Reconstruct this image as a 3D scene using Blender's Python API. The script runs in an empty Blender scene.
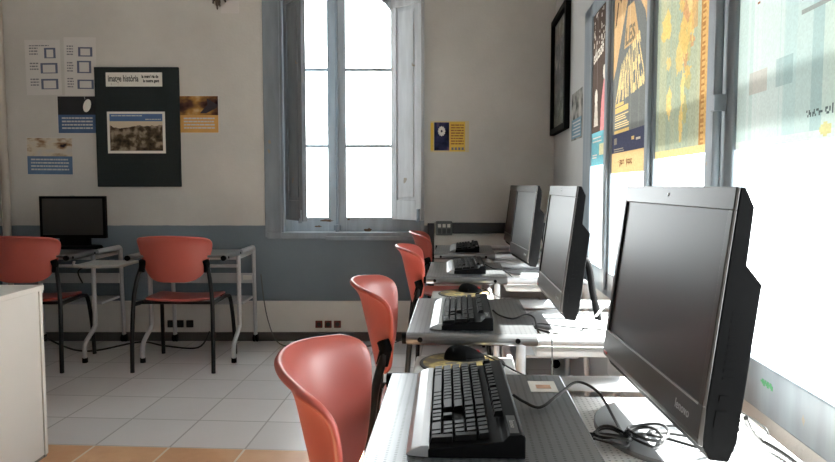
import bpy, bmesh, math, random
from mathutils import Vector, Matrix
random.seed(7)
PI = math.pi
scene = bpy.context.scene
col = scene.collection
A = math.atan(41 / 668)                  # the right wall and its desk row stand this far off square to the back wall
CA, SA = math.cos(A), math.sin(A)
def RW(u, v, z=0.0):                     # right-wall frame -> world
    return Vector((u * CA + v * SA, -u * SA + v * CA, z))
ROT_WALL = -A                            # objects whose local x,y are u,v
ROT_DESK = -(PI / 2 + A)                 # objects whose local y points at the right wall

# ------------------------------------------------------------------ materials
def srgb(r, g, b):
    f = lambda c: (c / 255 / 12.92) if c <= 10 else ((c / 255 + .055) / 1.055) ** 2.4
    return (f(r), f(g), f(b), 1)
def new_mat(name):
    m = bpy.data.materials.new(name); m.use_nodes = True
    nt = m.node_tree
    return m, nt, nt.nodes['Principled BSDF']
def N(nt, t, **kw):
    n = nt.nodes.new(t)
    for k, v in kw.items():
        if k.startswith('i_'):
            key = k[2:]; key = int(key) if key.isdigit() else key.replace('_', ' ')
            n.inputs[key].default_value = v
        else: setattr(n, k, v)
    return n
def L(nt, a, b): nt.links.new(a, b)
def ramp(nt, fac, stops, interp='LINEAR'):
    r = nt.nodes.new('ShaderNodeValToRGB'); r.color_ramp.interpolation = interp
    e = r.color_ramp.elements
    while len(e) < len(stops): e.new(0.5)
    for i, (p, c) in enumerate(stops): e[i].position = p; e[i].color = c
    L(nt, fac, r.inputs[0]); return r.outputs[0]
def mixc(nt, fac, a, b):
    n = nt.nodes.new('ShaderNodeMix'); n.data_type = 'RGBA'
    for sock, v in ((n.inputs[0], fac), (n.inputs[6], a), (n.inputs[7], b)):
        if hasattr(v, 'is_linked'): L(nt, v, sock)
        else: sock.default_value = v
    return n.outputs[2]
def math_(nt, op, a, b=None):
    n = nt.nodes.new('ShaderNodeMath'); n.operation = op
    for i, v in enumerate((a, b)):
        if v is None: continue
        if hasattr(v, 'is_linked'): L(nt, v, n.inputs[i])
        else: n.inputs[i].default_value = v
    return n.outputs[0]
def plain(name, rgb, rough=.5, metal=0, spec=.5, var=.12, scale=9, bump=0, coat=0):
    """colour with a mild noise wear"""
    m, nt, p = new_mat(name)
    c = srgb(*rgb)
    if var:
        tc = N(nt, 'ShaderNodeTexCoord'); nz = N(nt, 'ShaderNodeTexNoise', i_Scale=scale, i_Detail=4.0)
        L(nt, tc.outputs['Object'], nz.inputs['Vector'])
        d = tuple(x * (1 - var) for x in c[:3]) + (1,); l = tuple(min(1, x * (1 + var)) for x in c[:3]) + (1,)
        L(nt, ramp(nt, nz.outputs[0], [(.3, d), (.7, l)]), p.inputs['Base Color'])
        if bump:
            b = N(nt, 'ShaderNodeBump', i_Strength=bump, i_Distance=.002); L(nt, nz.outputs[0], b.inputs['Height']); L(nt, b.outputs[0], p.inputs['Normal'])
    else: p.inputs['Base Color'].default_value = c
    p.inputs['Roughness'].default_value = rough; p.inputs['Metallic'].default_value = metal
    p.inputs['Specular IOR Level'].default_value = spec
    p.inputs['Coat Weight'].default_value = coat
    return m
def obj_xyz(nt, coord='Object'):
    tc = N(nt, 'ShaderNodeTexCoord'); s = N(nt, 'ShaderNodeSeparateXYZ'); L(nt, tc.outputs[coord], s.inputs[0])
    return tc.outputs[coord], s.outputs

def wall_mat(name, top, low, split, stain=.10, xsplit=None):
    m, nt, p = new_mat(name)
    co, s = obj_xyz(nt)
    nz = N(nt, 'ShaderNodeTexNoise', i_Scale=1.6, i_Detail=6.0, i_Roughness=.6); L(nt, co, nz.inputs['Vector'])
    def two(c):
        c = srgb(*c)
        return ramp(nt, nz.outputs[0], [(.3, tuple(x * (1 - stain) for x in c[:3]) + (1,)), (.7, tuple(min(1, x * (1 + stain)) for x in c[:3]) + (1,))])
    wob = N(nt, 'ShaderNodeTexNoise', i_Scale=14.0); L(nt, co, wob.inputs['Vector'])
    z = math_(nt, 'ADD', s[2], math_(nt, 'MULTIPLY', math_(nt, 'SUBTRACT', wob.outputs[0], .5), .006))
    f = math_(nt, 'GREATER_THAN', z, split)
    if xsplit is not None: f = math_(nt, 'MAXIMUM', f, math_(nt, 'GREATER_THAN', s[0], xsplit))
    L(nt, mixc(nt, f, two(low), two(top)), p.inputs['Base Color'])
    b = N(nt, 'ShaderNodeBump', i_Strength=.25, i_Distance=.004)
    n2 = N(nt, 'ShaderNodeTexNoise', i_Scale=60.0, i_Detail=3.0); L(nt, co, n2.inputs['Vector']); L(nt, n2.outputs[0], b.inputs['Height']); L(nt, b.outputs[0], p.inputs['Normal'])
    p.inputs['Roughness'].default_value = .65; p.inputs['Specular IOR Level'].default_value = .3
    return m
def tile_mat(name, c1, c2, grout, u0, v0, size, rough, cloud, gw=.004):
    m, nt, p = new_mat(name)
    co, s = obj_xyz(nt)
    def cell(x, o):
        q = math_(nt, 'DIVIDE', math_(nt, 'SUBTRACT', x, o), size)
        fr = math_(nt, 'FRACT', q); d = math_(nt, 'ABSOLUTE', math_(nt, 'SUBTRACT', fr, .5))
        return math_(nt, 'GREATER_THAN', d, .5 - gw / size), math_(nt, 'FLOOR', q)
    gx, ix = cell(s[0], u0); gy, iy = cell(s[1], v0)
    cb = N(nt, 'ShaderNodeCombineXYZ'); L(nt, ix, cb.inputs[0]); L(nt, iy, cb.inputs[1])
    wn = N(nt, 'ShaderNodeTexWhiteNoise'); L(nt, cb.outputs[0], wn.inputs['Vector'])
    nz = N(nt, 'ShaderNodeTexNoise', i_Scale=cloud, i_Detail=5.0); L(nt, co, nz.inputs['Vector'])
    f = math_(nt, 'ADD', math_(nt, 'MULTIPLY', wn.outputs[0], .35), math_(nt, 'MULTIPLY', nz.outputs[0], .65))
    base = ramp(nt, f, [(.3, srgb(*c1)), (.7, srgb(*c2))])
    g = math_(nt, 'MAXIMUM', gx, gy)
    L(nt, mixc(nt, g, base, srgb(*grout)), p.inputs['Base Color'])
    L(nt, math_(nt, 'ADD', math_(nt, 'MULTIPLY', nz.outputs[0], .15), rough), p.inputs['Roughness'])
    b = N(nt, 'ShaderNodeBump', i_Strength=.4, i_Distance=.002, invert=True); L(nt, g, b.inputs['Height']); L(nt, b.outputs[0], p.inputs['Normal'])
    return m
def paint_mat(name, rgb, chip=(150, 140, 125), rough=.5):
    """old oil paint with streaks and a few chips"""
    m, nt, p = new_mat(name)
    co, s = obj_xyz(nt)
    mp = N(nt, 'ShaderNodeMapping'); mp.inputs['Scale'].default_value = (9, 9, 1.5); L(nt, co, mp.inputs[0])
    nz = N(nt, 'ShaderNodeTexNoise', i_Scale=2.0, i_Detail=5.0); L(nt, mp.outputs[0], nz.inputs['Vector'])
    c = srgb(*rgb)
    base = ramp(nt, nz.outputs[0], [(.3, tuple(x * .82 for x in c[:3]) + (1,)), (.7, tuple(x * 1.12 for x in c[:3]) + (1,))])
    n2 = N(nt, 'ShaderNodeTexNoise', i_Scale=11.0, i_Detail=6.0); L(nt, co, n2.inputs['Vector'])
    L(nt, mixc(nt, math_(nt, 'GREATER_THAN', n2.outputs[0], .72), base, srgb(*chip)), p.inputs['Base Color'])
    p.inputs['Roughness'].default_value = rough
    return m
def perforated(name, rgb, rough, metal, pitch=.011, py=.011, hole=.26, dark=(60, 62, 64)):
    m, nt, p = new_mat(name)
    co, s = obj_xyz(nt)
    def d(x, pt):
        q = math_(nt, 'SUBTRACT', math_(nt, 'FRACT', math_(nt, 'DIVIDE', x, pt)), .5); return math_(nt, 'MULTIPLY', q, q)
    r2 = math_(nt, 'ADD', d(s[0], pitch), d(s[1], py))
    geo = N(nt, 'ShaderNodeNewGeometry'); sn = N(nt, 'ShaderNodeSeparateXYZ'); L(nt, geo.outputs['Normal'], sn.inputs[0])
    f = math_(nt, 'MULTIPLY', math_(nt, 'LESS_THAN', r2, hole * hole), math_(nt, 'GREATER_THAN', sn.outputs[2], .9))
    nz = N(nt, 'ShaderNodeTexNoise', i_Scale=6.0, i_Detail=4.0); L(nt, co, nz.inputs['Vector'])
    c = srgb(*rgb)
    base = ramp(nt, nz.outputs[0], [(.3, tuple(x * .9 for x in c[:3]) + (1,)), (.7, tuple(min(1, x * 1.08) for x in c[:3]) + (1,))])
    L(nt, mixc(nt, f, base, srgb(*dark)), p.inputs['Base Color'])
    p.inputs['Roughness'].default_value = rough; p.inputs['Metallic'].default_value = metal
    return m
def glass_mat(name, film=0.0):
    m, nt, p = new_mat(name)
    nt.nodes.remove(p); out = nt.nodes['Material Output']
    t = N(nt, 'ShaderNodeBsdfTransparent', i_Color=(.95, .97, .97, 1)); g = N(nt, 'ShaderNodeBsdfGlossy', i_Roughness=.03)
    fr = N(nt, 'ShaderNodeLayerWeight', i_Blend=.5); mx = N(nt, 'ShaderNodeMixShader')
    L(nt, math_(nt, 'ADD', math_(nt, 'MULTIPLY', math_(nt, 'POWER', fr.outputs[1], 4.0), .5), .03), mx.inputs[0]); L(nt, t.outputs[0], mx.inputs[1]); L(nt, g.outputs[0], mx.inputs[2])
    L(nt, mx.outputs[0], out.inputs[0]); return m
def paper_mat(name, rgb=None, colour=None, trans=.5, setup=None):
    """paper or thin print: reflects and lets some light through"""
    m, nt, p = new_mat(name)
    nt.nodes.remove(p); out = nt.nodes['Material Output']
    d = N(nt, 'ShaderNodeBsdfDiffuse'); t = N(nt, 'ShaderNodeBsdfTranslucent'); mx = N(nt, 'ShaderNodeMixShader', i_0=trans)
    if setup:
        c = setup(nt); L(nt, c, d.inputs[0]); L(nt, c, t.inputs[0])
    else:
        d.inputs[0].default_value = srgb(*rgb); t.inputs[0].default_value = srgb(*rgb)
    L(nt, d.outputs[0], mx.inputs[1]); L(nt, t.outputs[0], mx.inputs[2]); L(nt, mx.outputs[0], out.inputs[0])
    return m
def noise_col(scale, stops, stretch=(1, 1, 1), detail=5.0, interp='LINEAR', offset=(0, 0, 0)):
    def f(nt):
        co, s = obj_xyz(nt)
        mp = N(nt, 'ShaderNodeMapping'); mp.inputs['Scale'].default_value = stretch; mp.inputs['Location'].default_value = offset; L(nt, co, mp.inputs[0])
        nz = N(nt, 'ShaderNodeTexNoise', i_Scale=scale, i_Detail=detail); L(nt, mp.outputs[0], nz.inputs['Vector'])
        return ramp(nt, nz.outputs[0], [(p, srgb(*c)) for p, c in stops], interp)
    return f

M = {}
M['wall_back'] = wall_mat('painted plaster with grey blue dado', (198, 195, 189), (118, 130, 139), .831, xsplit=.095)
M['wall_side'] = wall_mat('painted plaster', (198, 195, 189), (114, 126, 134), .831)
M['wall_right'] = wall_mat('grey white plaster', (192, 190, 187), (180, 183, 186), .5)
M['ceiling'] = plain('ceiling white', (212, 211, 208), .8, var=.04, scale=2)
M['floor_pale'] = tile_mat('pale grey floor tiles', (198, 196, 196), (212, 210, 210), (160, 158, 156), -1.559, 2.72, .3285, .25, 2.2)
M['floor_terracotta'] = tile_mat('terracotta floor tiles', (198, 152, 114), (222, 184, 146), (216, 206, 192), -1.559, 2.72, .3285, .3, 9, gw=.005)
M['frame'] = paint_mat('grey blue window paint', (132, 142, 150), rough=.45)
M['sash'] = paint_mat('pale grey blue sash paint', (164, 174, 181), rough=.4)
M['shutter'] = paint_mat('pale grey lit shutter paint', (190, 192, 194), rough=.5)  # right shutter only: brighter light painted into a paler tone than the left leaf
M['glass'] = glass_mat('window glass')
M['white_panel'] = plain('off white skirting panel', (224, 221, 214), .5, var=.05, scale=4)
M['skirting'] = plain('dark grey skirting', (86, 84, 82), .5, var=.1)
M['tray'] = perforated('perforated grey metal tray', (130, 132, 134), .28, .8, .007, .0145, .18, (70, 72, 74))
M['shelf'] = perforated('perforated white metal shelf', (214, 214, 212), .35, .1, .011, .011, .2, (150, 150, 150))
M['tube'] = plain('silver painted tube', (194, 195, 197), .3, .12, var=.05)
M['mouse_shelf'] = plain('pale laminate', (168, 168, 166), .4, var=.03)
M['black'] = plain('black plastic', (7, 7, 8), .6, spec=.07, var=.1, scale=30)
M['black_rim'] = plain('black rubber', (16, 16, 16), .7, var=.1)
M['bezel'] = plain('charcoal bezel plastic', (50, 46, 43), .3, spec=.6, var=.06, scale=20)
M['screen'] = plain('dark matte screen', (36, 33, 31), .36, spec=.7, var=0)
M['key'] = plain('black keycaps', (11, 11, 12), .42, spec=.12, var=.08, scale=40)
M['palm'] = plain('silver palm rest', (176, 178, 180), .35, .5, var=.05)
M['chair'] = plain('salmon red moulded plastic', (180, 86, 76), .38, var=.06, scale=5)
M['chair_leg'] = plain('black steel tube', (22, 22, 23), .4, .3, var=.1)
M['cable_black'] = plain('black cable', (18, 18, 18), .45, var=0)
M['cable_white'] = plain('grey white cable', (190, 190, 188), .45, var=0)
M['desk_white'] = plain('white melamine', (208, 207, 203), .45, var=.02, scale=3)
M['desk_edge'] = plain('grey edging', (120, 118, 114), .5, var=.03)
M['duct'] = plain('charcoal trunking plastic', (44, 46, 48), .5, var=.06)
M['socket_grey'] = plain('grey socket plastic', (92, 96, 94), .5, var=.05)
M['socket_red'] = plain('dark red socket', (104, 36, 28), .45, var=.05)
M['socket_black'] = plain('black socket', (30, 28, 28), .45, var=.05)
M['pipe'] = plain('painted pipe', (178, 170, 158), .45, var=.05)
M['label_white'] = plain('white label', (225, 222, 214), .6, var=.02)
M['ink'] = plain('black ink', (26, 25, 25), .6, var=0)
M['ink_grey'] = plain('grey ink', (120, 120, 126), .6, var=0)
M['ink_blue'] = plain('slate blue ink', (92, 98, 122), .6, var=0)
M['ink_white'] = plain('white ink', (192, 194, 196), .6, var=0)
M['red_light'] = plain('red lens', (190, 40, 36), .3, var=0)
M['board'] = plain('dark green felt board', (24, 34, 36), .8, var=.15, scale=120)
M['pad_rim'] = plain('black pad rim', (24, 24, 25), .5, var=0)
M['logo'] = plain('silver lettering', (170, 170, 170), .35, .4, var=0)
M['base'] = plain('grey monitor base', (118, 120, 122), .4, .2, var=.04)

# ------------------------------------------------------------------ mesh building
class MB:
    def __init__(s): s.bm = bmesh.new()
    def box(s, x0, y0, z0, x1, y1, z1):
        vs = [s.bm.verts.new((x, y, z)) for z in (z0, z1) for y in (y0, y1) for x in (x0, x1)]
        for f in ((0, 2, 3, 1), (4, 5, 7, 6), (0, 1, 5, 4), (2, 6, 7, 3), (0, 4, 6, 2), (1, 3, 7, 5)): s.bm.faces.new([vs[i] for i in f])
        return s
    def prism(s, poly, lo, hi, axis='x'):
        """poly in the plane across axis: x->(y,z), y->(x,z), z->(x,y)"""
        def P(a, b, t): return {'x': (t, a, b), 'y': (a, t, b), 'z': (a, b, t)}[axis]
        r0 = [s.bm.verts.new(P(a, b, lo)) for a, b in poly]; r1 = [s.bm.verts.new(P(a, b, hi)) for a, b in poly]
        n = len(poly)
        s.bm.faces.new(r0[::-1]); s.bm.faces.new(r1)
        for i in range(n): s.bm.faces.new((r0[i], r0[(i + 1) % n], r1[(i + 1) % n], r1[i]))
        return s
    def tube(s, pts, r, n=10, smooth=True, cap=True):
        pts = [Vector(p) for p in pts]
        if smooth and len(pts) > 2: pts = catmull(pts)
        rings = []; t0 = None; nrm = None
        for i, p in enumerate(pts):
            t = (pts[min(i + 1, len(pts) - 1)] - pts[max(i - 1, 0)]).normalized()
            if nrm is None:
                up = Vector((0, 0, 1)) if abs(t.z) < .9 else Vector((1, 0, 0)); nrm = t.cross(up).normalized()
            else:
                nrm = (nrm - t * nrm.dot(t)).normalized()
            b = t.cross(nrm)
            rr = r[i * (len(r) - 1) // max(1, len(pts) - 1)] if isinstance(r, (list, tuple)) else r
            rings.append([s.bm.verts.new(p + (nrm * math.cos(k * 2 * PI / n) + b * math.sin(k * 2 * PI / n)) * rr) for k in range(n)])
        for a, b in zip(rings, rings[1:]):
            for k in range(n): s.bm.faces.new((a[k], a[(k + 1) % n], b[(k + 1) % n], b[k]))
        if cap: s.bm.faces.new(rings[0][::-1]); s.bm.faces.new(rings[-1])
        return s
    def cyl(s, c, r, h, axis='z', n=24, r2=None):
        c = Vector(c); d = {'x': Vector((1, 0, 0)), 'y': Vector((0, 1, 0)), 'z': Vector((0, 0, 1))}[axis]
        e1 = {'x': Vector((0, 1, 0)), 'y': Vector((0, 0, 1)), 'z': Vector((1, 0, 0))}[axis]; e2 = d.cross(e1)
        r2 = r if r2 is None else r2
        a = [s.bm.verts.new(c + (e1 * math.cos(k * 2 * PI / n) + e2 * math.sin(k * 2 * PI / n)) * r) for k in range(n)]
        b = [s.bm.verts.new(c + d * h + (e1 * math.cos(k * 2 * PI / n) + e2 * math.sin(k * 2 * PI / n)) * r2) for k in range(n)]
        s.bm.faces.new(a[::-1]); s.bm.faces.new(b)
        for k in range(n): s.bm.faces.new((a[k], a[(k + 1) % n], b[(k + 1) % n], b[k]))
        return s
    def disc(s, c, rx, ry, h, n=40, bev=0):
        """flat elliptical plate with a slightly rounded upper edge"""
        c = Vector(c); prof = [(1, 0), (1, h * .6), (1 - bev, h)]
        rings = [[s.bm.verts.new((c.x + rx * k * math.cos(i * 2 * PI / n), c.y + ry * k * math.sin(i * 2 * PI / n), c.z + z)) for i in range(n)] for k, z in prof]
        s.bm.faces.new(rings[0][::-1]); s.bm.faces.new(rings[-1])
        for a, b in zip(rings, rings[1:]):
            for k in range(n): s.bm.faces.new((a[k], a[(k + 1) % n], b[(k + 1) % n], b[k]))
        return s
    def grid(s, f, nu, nv):
        vs = [[s.bm.verts.new(f(i / nu, j / nv)) for j in range(nv + 1)] for i in range(nu + 1)]
        for i in range(nu):
            for j in range(nv): s.bm.faces.new((vs[i][j], vs[i + 1][j], vs[i + 1][j + 1], vs[i][j + 1]))
        return s
    def build(s, name, mat, parent=None, smooth=False, bevel=0, seg=2, solid=0, subsurf=0):
        bmesh.ops.recalc_face_normals(s.bm, faces=s.bm.faces)
        me = bpy.data.meshes.new(name); s.bm.to_mesh(me); s.bm.free()
        o = bpy.data.objects.new(name, me); col.objects.link(o)
        me.materials.append(M[mat] if isinstance(mat, str) else mat)
        if smooth:
            for p in me.polygons: p.use_smooth = True
            try: me.set_sharp_from_angle(angle=math.radians(40))
            except Exception: pass
        if solid:
            md = o.modifiers.new('thickness', 'SOLIDIFY'); md.thickness = solid; md.offset = 0
        if bevel:
            md = o.modifiers.new('edges', 'BEVEL'); md.width = bevel; md.segments = seg; md.limit_method = 'ANGLE'; md.angle_limit = math.radians(40)
        if subsurf:
            md = o.modifiers.new('smooth', 'SUBSURF'); md.levels = md.render_levels = subsurf
        if parent is not None: o.parent = parent
        return o
def catmull(p, k=7):
    out = []
    for i in range(len(p) - 1):
        a, b, c, d = p[max(i - 1, 0)], p[i], p[i + 1], p[min(i + 2, len(p) - 1)]
        for j in range(k):
            t = j / k
            out.append(.5 * ((2 * b) + (c - a) * t + (2 * a - 5 * b + 4 * c - d) * t * t + (3 * b - a - 3 * c + d) * t ** 3))
    out.append(p[-1]); return out
def box(name, mat, x0, y0, z0, x1, y1, z1, parent=None, **kw): return MB().box(x0, y0, z0, x1, y1, z1).build(name, mat, parent, **kw)
def text(name, body, size, mat, parent, loc, rot, depth=.0004, align='LEFT', shear=0, sx=1, bold=0):
    c = bpy.data.curves.new(name, 'FONT'); c.body = body; c.size = size; c.extrude = depth; c.align_x = align; c.shear = shear; c.offset = bold; c.resolution_u = 3
    t = bpy.data.objects.new(name, c); col.objects.link(t)
    dg = bpy.context.evaluated_depsgraph_get(); dg.update()
    me = bpy.data.meshes.new_from_object(t.evaluated_get(dg)); bpy.data.objects.remove(t)
    me.transform(Matrix.Diagonal((sx, 1, 1, 1)))
    o = bpy.data.objects.new(name, me); col.objects.link(o)
    me.materials.clear(); me.materials.append(M[mat] if isinstance(mat, str) else mat)
    o.parent = parent; o.location = loc; o.rotation_euler = rot
    return o
def thing(name, label, cat, loc=(0, 0, 0), rz=0, group=None, kind=None):
    o = bpy.data.objects.new(name, None); col.objects.link(o); o.empty_display_size = .05
    o.location = loc; o.rotation_euler = (0, 0, rz)
    return tag(o, label, cat, group, kind)
def tag(o, label=None, cat=None, group=None, kind=None):
    if label: o['label'] = label
    if cat: o['category'] = cat
    if group: o['group'] = group
    if kind: o['kind'] = kind
    return o
def place(o, loc, rz=0): o.location = loc; o.rotation_euler = (0, 0, rz); return o
def struct(o, label=None): o['kind'] = 'structure'; return o
def copy_tree(o, parent=None):
    c = o.copy(); col.objects.link(c)
    if parent is not None: c.parent = parent; c.matrix_parent_inverse = o.matrix_parent_inverse.copy()
    for ch in list(o.children): copy_tree(ch, c)
    return c

# ------------------------------------------------------------------ room shell
W = 4.77                                # back wall inner face
XL = -2.95                              # left wall inner face
ZC = 3.3
UR = .675                               # right wall inner face (u)
def floor_poly(name, mat, pts):
    mb = MB(); mb.prism(pts, -.12, 0, 'z'); o = mb.build(name, mat); o.rotation_euler = (0, 0, ROT_WALL); return struct(o)
def toR(x, y): return (x * CA - y * SA, x * SA + y * CA)
vb = 2.718
floor_poly('floor', 'floor_pale', [toR(-3.3, -1 + 0)[:0] or (-3.6, vb), (UR + .3, vb), (UR + .3, 5.3), (-3.6, 5.3)])
floor_poly('floor_terracotta', 'floor_terracotta', [(-3.6, -3.4), (UR + .3, -3.4), (UR + .3, vb), (-3.6, vb)])
struct(box('ceiling', 'ceiling', XL - .3, -3.3, ZC, 1.6, 5.4, ZC + .15))
struct(box('wall_left', 'wall_side', XL - .25, -3.3, 0, XL, W + .5, ZC))
struct(box('wall_rear', 'wall_side', XL - .25, -3.25, 0, 1.2, -3.0, ZC))
# back wall with its deep window opening
OX0, OX1, OZ0, OZ1, WT = -1.075, .048, .748, 2.78, .42
mb = MB()
mb.box(XL - .1, W, 0, OX0, W + WT, ZC); mb.box(OX1, W, 0, 1.5, W + WT, ZC)
mb.box(OX0, W, 0, OX1, W + WT, OZ0); mb.box(OX0, W, OZ1, OX1, W + WT, ZC)
struct(mb.build('wall_back', 'wall_back'))
# white panel band and dark skirting along the back wall
struct(box('trim_1', 'white_panel', -2.95, W - .022, .064, 1.2, W, .288, bevel=.003))
struct(box('trim_2', 'white_panel', .12, W - .018, .56, 1.1, W, .776, bevel=.002))
struct(box('baseboard_back', 'skirting', -2.95, W - .03, 0, 1.2, W, .064, bevel=.003))
# right wall with window openings (local axes u, v, z)
WZ0, WZ1 = .62, 2.03
mb = MB()
mb.box(UR, -3.4, 0, UR + .22, 5.3, WZ0); mb.box(UR, -3.4, WZ1, UR + .22, 5.3, ZC)
for v0, v1 in ((3.657, 5.3), (-3.4, .52)): mb.box(UR, v0, WZ0, UR + .22, v1, WZ1)
o = mb.build('wall_right', 'wall_right'); o.rotation_euler = (0, 0, ROT_WALL); struct(o)
# pipe in the left corner
tag(MB().tube([(XL + .035, W - .035, 0), (XL + .035, W - .035, ZC)], .028, 14).build('wall_pipe', 'pipe', smooth=True),
    'pale painted vertical pipe running up the far left corner', 'pipe')

# ------------------------------------------------------------------ back window
w1 = bpy.data.objects.new('window_1', None); col.objects.link(w1); w1['kind'] = 'structure'
YF = W - .012
mb = MB()
mb.box(OX0 - .012, YF, OZ0, OX0 + .12, W + .12, OZ1); mb.box(OX1 - .03, YF, OZ0, OX1, W + .12, OZ1)
mb.box(OX0 + .12, YF, OZ1 - .1, OX1 - .03, W + .12, OZ1)
mb.box(OX0 + .085, YF - .01, OZ0, OX0 + .105, YF, OZ1)
mb.build('window_frame', 'frame', w1, bevel=.002)
mb = MB(); mb.box(OX0 - .0, W - .02, OZ0 - .012, OX1 + .0, W + .1, OZ0 + .035); mb.box(OX0 + .42, W - .035, OZ0 - .02, OX1 - .04, W - .018, OZ0 + .006)
mb.build('window_sill', 'frame', w1, bevel=.004)
YG = W + .10                            # glass plane
gz0, gz1 = .885, 2.66
def arch(x0, x1, z): return z
def sash(x0, x1, gx0, gx1, arch_side):
    s = MB()
    s.box(x0, YG - .022, OZ0 + .03, gx0, YG + .022, gz1 + .05); s.box(gx1, YG - .022, OZ0 + .03, x1, YG + .022, gz1 + .05)
    s.box(gx0, YG - .022, OZ0 + .03, gx1, YG + .022, gz0)
    for z in (1.40, 1.945): s.box(gx0, YG - .014, z - .011, gx1, YG + .014, z + .011)
    # arched head: a slice of the round opening
    xc, R, zs = -.55, .385, 2.265
    n = 12; pts = []
    for i in range(n + 1):
        x = gx0 + (gx1 - gx0) * i / n
        d = max(0, R * R - (x - xc) ** 2); pts.append((x, zs + math.sqrt(d) * .66))
    poly = [(gx0, gz1 + .05)] + pts + [(gx1, gz1 + .05)]
    for i in range(n):
        (xa, za), (xb, zb) = pts[i], pts[i + 1]
        s.prism([(xa, min(za, gz1)), (xb, min(zb, gz1)), (xb, gz1 + .06), (xa, gz1 + .06)], YG - .02, YG + .02, 'y')
    f = s.build('sash', 'sash', w1, bevel=.003)
    MB().box(gx0, YG - .003, gz0, gx1, YG + .003, gz1).build('glass_pane', 'glass', f)
    return f
sash(-1.0, -.578, -.905, -.648, -1)
sash(-.576, .022, -.515, -.178, 1)
# bare worn wood on the bottom rails
worn = plain('bare worn wood', (104, 84, 66), .8, var=.3, scale=40)
wm = MB()
for cx, cz, a, b, sd in ((-.36, .792, .035, .018, 1), (-.66, .862, .05, .012, 2), (-.72, .82, .03, .008, 3), (-.50, .872, .012, .008, 4)):
    g = random.Random(sd); wm.prism([(cx + a * math.cos(t * PI / 7) * g.uniform(.6, 1.1), cz + b * math.sin(t * PI / 7) * g.uniform(.5, 1.1)) for t in range(14)], YG - .0228, YG - .0215, 'y')
wm.build('worn_patch', worn, w1)
# mullion cover strip and bolt
MB().tube([(-.578, YG - .034, OZ0 + .05), (-.578, YG - .034, 2.7)], .011, 8).build('espagnolette_rod', 'frame', w1, smooth=True)
b = MB(); b.box(-.605, YG - .05, .795, -.552, YG - .022, .83); b.cyl((-.578, YG - .06, .775), .014, .06); b.build('bolt', 'frame', w1, bevel=.003)
def shutter(hinge, free, z0, z1, mat, flip, name='shutter'):
    h = Vector(hinge); f = Vector(free); d = (f - h); wd = d.length; ang = math.atan2(d.y, d.x)
    s = MB(); t = .034
    def top(x): # arched head falls towards the jamb
        return z1 - .55 * (x / wd) ** 2 * .35 if flip else z1 - .55 * (1 - x / wd) ** 2 * .35
    st = .055
    n = 8
    xs = [wd * i / n for i in range(n + 1)]
    s.box(0, 0, z0, st, t, z1 - .25); s.box(wd - st, 0, z0, wd, t, z1 - .25); s.box(st, 0, z0, wd - st, t, z0 + .14)
    s.box(st, .008, z0 + .14, wd - st, t - .008, z1 - .25)
    for i in range(n):
        za = z1 - .25; s.prism([(xs[i], za), (xs[i + 1], za), (xs[i + 1], top(xs[i + 1])), (xs[i], top(xs[i]))], 0, t, 'y')
    s.box(st + .022, .003, z0 + .162, wd - st - .022, t - .003, z1 - .28)
    o = s.build(name, mat, w1, bevel=.003)
    o.location = (h.x, h.y, 0); o.rotation_euler = (0, 0, ang)
    k = MB(); k.box(wd - .035, -.012, z0 - .012, wd - .012, 0, z0 + .08); k.cyl((wd - .022, -.014, z0 - .012), .008, .03)
    k.build('shutter_catch', 'frame', o, bevel=.002)
    return o
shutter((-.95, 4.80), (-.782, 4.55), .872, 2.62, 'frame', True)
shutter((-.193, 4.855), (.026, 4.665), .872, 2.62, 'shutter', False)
for z in (1.0, 1.6, 2.2):
    pass

# ------------------------------------------------------------------ right hand windows
def right_window(idx, v0, v1, bars, glass, tube_v=None):
    """v0<v1 outer edges; bars (v0,v1) uprights; glass spans"""
    w = bpy.data.objects.new('window_%d' % idx, None); col.objects.link(w); w['kind'] = 'structure'; w.rotation_euler = (0, 0, ROT_WALL)
    s = MB(); x0, x1 = UR - .010, UR + .03
    s.box(x0, v0, WZ0, x1, v1, WZ0 + .11); s.box(x0, v0, WZ1 - .07, x1, v1, WZ1)
    for a, b in bars: s.box(x0, a, WZ0, x1, b, WZ1)
    s.build('window_frame', 'frame', w, bevel=.005)
    s = MB()
    for a, b in bars[1:-1]: s.box(x0 - .014, a + .022, WZ0 + .03, x0, b - .022, WZ1)
    if len(bars) > 2: s.build('cover_strip', 'frame', w, bevel=.004)
    for a, b in glass: MB().box(UR + .004, a, WZ0 + .11, UR + .008, b, WZ1 - .07).build('glass_pane', 'glass', w)
    if tube_v:
        t = MB(); t.tube([(x0 - .016, tube_v, WZ0 + .02), (x0 - .016, tube_v, WZ1)], .011, 10)
        for z in (.8, 1.325, 1.9): t.box(x0 - .03, tube_v - .018, z - .02, x0, tube_v + .018, z + .02)
        t.build('espagnolette_rod', 'frame', w, smooth=True)
    return w
right_window(2, 1.80, 3.657, [(3.46, 3.657), (3.003, 3.102), (2.352, 2.437), (1.80, 1.868)], [(3.102, 3.46), (2.437, 3.003), (1.868, 2.352)])
right_window(3, .52, 1.80, [(1.681, 1.80), (.94, 1.03), (.52, .59)], [(1.03, 1.681), (.59, .94)], tube_v=1.742)  # unseen nearest pane is added to let light onto the nearest chair
gm = MB()
for k in range(9): gm.box(UR - .0106, 1.43 + .006 * k, .684 + .003 * (k % 3), UR - .0098, 1.438 + .006 * k, .694 + .004 * (k % 2))
gm = gm.build('green_paint_mark', plain('green paint', (70, 150, 96), .6, var=.1), bpy.data.objects['window_3'])
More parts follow.
